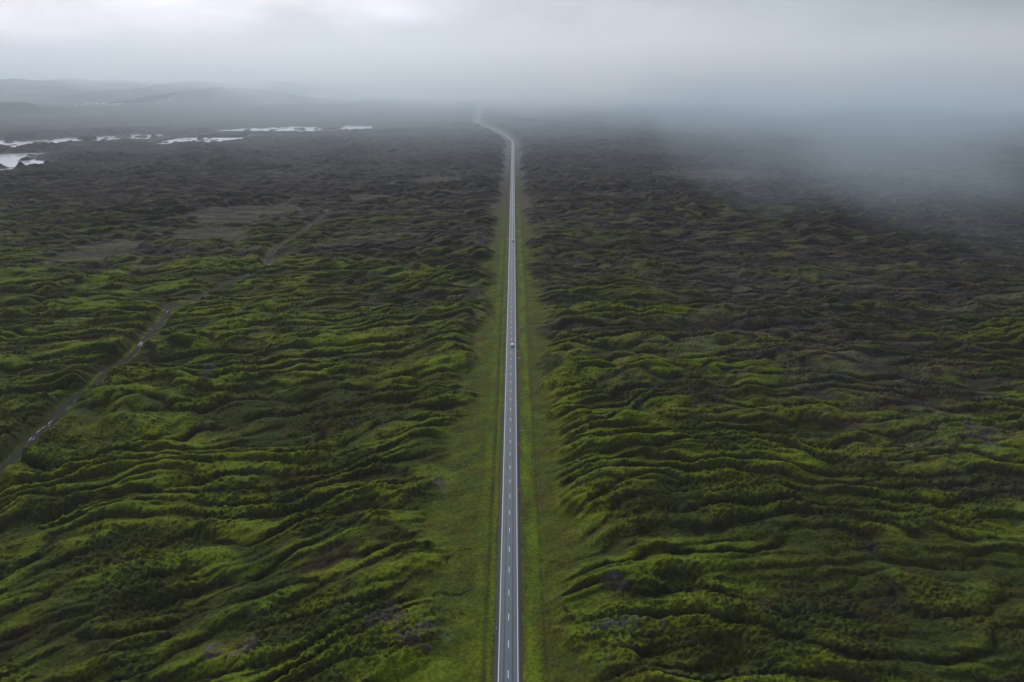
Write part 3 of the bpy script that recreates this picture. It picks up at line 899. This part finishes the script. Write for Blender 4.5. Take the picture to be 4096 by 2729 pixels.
fog_o, nt, out = volbox('fog', -12500, 12500, 450, 15200, -5.0, 420)
fog_o['label'] = 'bank of low fog swallowing the far lava field'
pos = nt.nodes.new('ShaderNodeNewGeometry').outputs['Position']
sx = nt.nodes.new('ShaderNodeSeparateXYZ'); nt.links.new(pos, sx.inputs[0])
mp = nt.nodes.new('ShaderNodeMapping'); nt.links.new(pos, mp.inputs['Vector'])
mp.inputs['Scale'].default_value = (0.0011, 0.0007, 0.0022)
mp.inputs['Location'].default_value = (3.3, 1.2, 0.4)
nz = noise(nt, 1.0, 3, 0.55, mp.outputs[0])
X_, Y_, Z_ = sx.outputs
edge = math_n(nt, 'ADD', Y_, math_n(nt, 'ADD', math_n(nt, 'MULTIPLY', math_n(nt, 'MINIMUM', X_, 0.0), 0.98), math_n(nt, 'MULTIPLY', math_n(nt, 'MAXIMUM', X_, 0.0), 0.40)))
s_ = math_n(nt, 'DIVIDE', math_n(nt, 'SUBTRACT', edge, 1850), 1300)
s_ = math_n(nt, 'ADD', s_, math_n(nt, 'DIVIDE', math_n(nt, 'SUBTRACT', Z_, 155), 170))
s_ = math_n(nt, 'ADD', s_, math_n(nt, 'MULTIPLY', math_n(nt, 'SUBTRACT', nz, 0.5), 5.0))
mp3 = nt.nodes.new('ShaderNodeMapping'); nt.links.new(pos, mp3.inputs['Vector'])
mp3.inputs['Scale'].default_value = (0.0034, 0.0013, 0.0075); mp3.inputs['Rotation'].default_value = (0, 0.5, 0)
nz3 = noise(nt, 1.0, 3, 0.6, mp3.outputs[0])
s_ = math_n(nt, 'ADD', s_, math_n(nt, 'MULTIPLY', math_n(nt, 'SUBTRACT', nz3, 0.5), 2.6))
dn = maprange(nt, s_, 0.0, 1.7, 0.0, 1.0, 'SMOOTHSTEP')
top = maprange(nt, Z_, 220, 400, 1.0, 0.0, 'SMOOTHSTEP')
dn = math_n(nt, 'MULTIPLY', math_n(nt, 'MULTIPLY', dn, top), 0.0015)
bank = dn
dn = math_n(nt, 'ADD', dn, math_n(nt, 'MULTIPLY', math_n(nt, 'MULTIPLY', maprange(nt, Y_, 600, 2400, 0.0, 0.00045, 'SMOOTHSTEP'), top), maprange(nt, X_, -1900, 300, 0.26, 1.3, 'SMOOTHSTEP')))
pv = nt.nodes.new('ShaderNodeVolumePrincipled')
nt.links.new(mixc(nt, maprange(nt, bank, 0.0, 0.0008, 0.0, 1.0), (0.78, 0.90, 1.0), (0.96, 0.98, 1.0)), pv.inputs['Color']); pv.inputs['Anisotropy'].default_value = 0.45
nt.links.new(dn, pv.inputs['Density']); nt.links.new(pv.outputs[0], out.inputs['Volume'])

def mist(cx, cy, cz, rx, ry, rz, amp, lean, seed):
    # a curtain of mist trailing from the bank towards the ground
    o, nt, out = volbox('mist', cx - rx * 1.3, cx + rx * 1.3, cy - ry * 1.1, cy + ry * 1.1, -4, cz + rz)
    pos = nt.nodes.new('ShaderNodeNewGeometry').outputs['Position']
    sx = nt.nodes.new('ShaderNodeSeparateXYZ'); nt.links.new(pos, sx.inputs[0])
    mp = nt.nodes.new('ShaderNodeMapping'); nt.links.new(pos, mp.inputs['Vector'])
    mp.inputs['Scale'].default_value = (0.0060, 0.0022, 0.0045); mp.inputs['Location'].default_value = (seed, seed * 0.7, 0)
    mp.inputs['Rotation'].default_value = (0, lean, 0.2)
    nz = noise(nt, 1.0, 4, 0.6, mp.outputs[0])
    q = None
    for v, c0, r0 in ((sx.outputs[0], cx, rx), (sx.outputs[1], cy, ry), (sx.outputs[2], cz, rz)):
        t_ = math_n(nt, 'POWER', math_n(nt, 'ABSOLUTE', math_n(nt, 'DIVIDE', math_n(nt, 'SUBTRACT', v, c0), r0)), 2.0)
        q = t_ if q is None else math_n(nt, 'ADD', q, t_)
    q = math_n(nt, 'ADD', q, math_n(nt, 'MULTIPLY', math_n(nt, 'SUBTRACT', nz, 0.5), -2.4))
    q = math_n(nt, 'MAXIMUM', q, maprange(nt, sx.outputs[2], cz + rz * 0.75, cz + rz, -9.0, 1.0))
    dn = maprange(nt, q, -0.1, 0.9, amp, 0.0, 'SMOOTHSTEP')
    pv = nt.nodes.new('ShaderNodeVolumePrincipled')
    pv.inputs['Color'].default_value = (0.76, 0.90, 1.0, 1); pv.inputs['Anisotropy'].default_value = 0.2
    nt.links.new(dn, pv.inputs['Density']); nt.links.new(pv.outputs[0], out.inputs['Volume'])
mist(540, 1000, 75, 360, 560, 150, 0.0009, 0.5, 2.1)
mist(1250, 1600, 100, 380, 620, 150, 0.00055, -0.3, 5.7)
mist(560, 2150, 100, 420, 520, 150, 0.0007, 0.2, 8.3)

# ------------------------------------------------------------------ light
SUN_EL, SUN_AZ = math.radians(33), math.radians(-16)     # azimuth from +y, to the left
w = bpy.data.worlds.new('World'); scene.world = w; w.use_nodes = True
nt = w.node_tree; bg = nt.nodes['Background']
sky = nt.nodes.new('ShaderNodeTexSky'); sky.sky_type = 'NISHITA'; sky.sun_disc = False
sky.sun_elevation = SUN_EL; sky.sun_rotation = SUN_AZ; sky.altitude = 100; sky.dust_density = 3.0
tc = nt.nodes.new('ShaderNodeTexCoord'); d = tc.outputs['Generated']
sp = nt.nodes.new('ShaderNodeSeparateXYZ'); nt.links.new(d, sp.inputs[0])
# overcast: grey cloud, brighter overhead, glowing where the sun stands behind it
el = sp.outputs[2]
base = math_n(nt, 'MULTIPLY', maprange(nt, el, 0.2, 0.7, 7.0, 5.4), maprange(nt, el, 0.02, 0.22, 0.56, 1.0, 'SMOOTHSTEP'))
def glow(az, elev, width, amp):
    v = (math.sin(az) * math.cos(elev), math.cos(az) * math.cos(elev), math.sin(elev))
    dp = nt.nodes.new('ShaderNodeVectorMath'); dp.operation = 'DOT_PRODUCT'
    nt.links.new(d, dp.inputs[0]); dp.inputs[1].default_value = v
    return maprange(nt, dp.outputs['Value'], math.cos(width), 1.0, 0.0, amp, 'SMOOTHSTEP')
mpw = nt.nodes.new('ShaderNodeMapping'); nt.links.new(d, mpw.inputs['Vector']); mpw.inputs['Scale'].default_value = (4.0, 4.0, 9.0)
cl = noise(nt, 1.0, 5, 0.55, mpw.outputs[0])
tot = math_n(nt, 'ADD', base, glow(math.radians(-22), math.radians(9), math.radians(24), 1.4))
tot = math_n(nt, 'ADD', tot, glow(SUN_AZ, SUN_EL, math.radians(60), 3.0))
tot = math_n(nt, 'ADD', tot, math_n(nt, 'MULTIPLY', sp.outputs[0], -2.2))
mp2 = nt.nodes.new('ShaderNodeMapping'); nt.links.new(d, mp2.inputs['Vector']); mp2.inputs['Scale'].default_value = (7.0, 7.0, 22.0); mp2.inputs['Rotation'].default_value = (0, 0.25, 0)
cl2 = noise(nt, 1.0, 4, 0.5, mp2.outputs[0])
tot = math_n(nt, 'MULTIPLY', tot, maprange(nt, cl, 0.3, 0.7, 0.82, 1.18))
tot = math_n(nt, 'MULTIPLY', tot, maprange(nt, cl2, 0.3, 0.7, 0.87, 1.13))
tintc = mixc(nt, maprange(nt, sp.outputs[0], -0.3, 0.6, 0.0, 1.0), (0.99, 0.985, 1.07), (0.86, 0.96, 1.07))
cloud = mixc(nt, 1.0, tintc, (1, 1, 1), 'MULTIPLY')
vm = nt.nodes.new('ShaderNodeVectorMath'); vm.operation = 'SCALE'
nt.links.new(cloud, vm.inputs[0]); nt.links.new(tot, vm.inputs['Scale'])
fin = mixc(nt, 0.985, sky.outputs[0], vm.outputs[0])
fin = mixc(nt, maprange(nt, el, -0.02, 0.0, 1.0, 0.0), fin, (0.3, 0.33, 0.36))
nt.links.new(fin, bg.inputs['Color']); bg.inputs['Strength'].default_value = 0.10
sun_d = bpy.data.lights.new('sun', 'SUN'); sun_d.energy = 1.5; sun_d.angle = math.radians(12); sun_d.color = (1.0, 0.96, 0.90)
sun = bpy.data.objects.new('sun', sun_d); col.objects.link(sun)
dirv = Vector((math.sin(SUN_AZ) * math.cos(SUN_EL), math.cos(SUN_AZ) * math.cos(SUN_EL), math.sin(SUN_EL)))
sun.rotation_euler = dirv.to_track_quat('Z', 'Y').to_euler()
sun.location = dirv * 3000

# ------------------------------------------------------------------ render settings
vs_ = scene.view_settings
vs_.view_transform = 'Standard'; vs_.look = 'None'; vs_.exposure = 0.0; vs_.gamma = 1.0
cy = scene.cycles
cy.max_bounces = 7; cy.diffuse_bounces = 2; cy.glossy_bounces = 2; cy.volume_bounces = 4; cy.transparent_max_bounces = 8
cy.volume_step_rate = 1.0; cy.volume_max_steps = 64
cy.use_denoising = not os.environ.get('NODN')
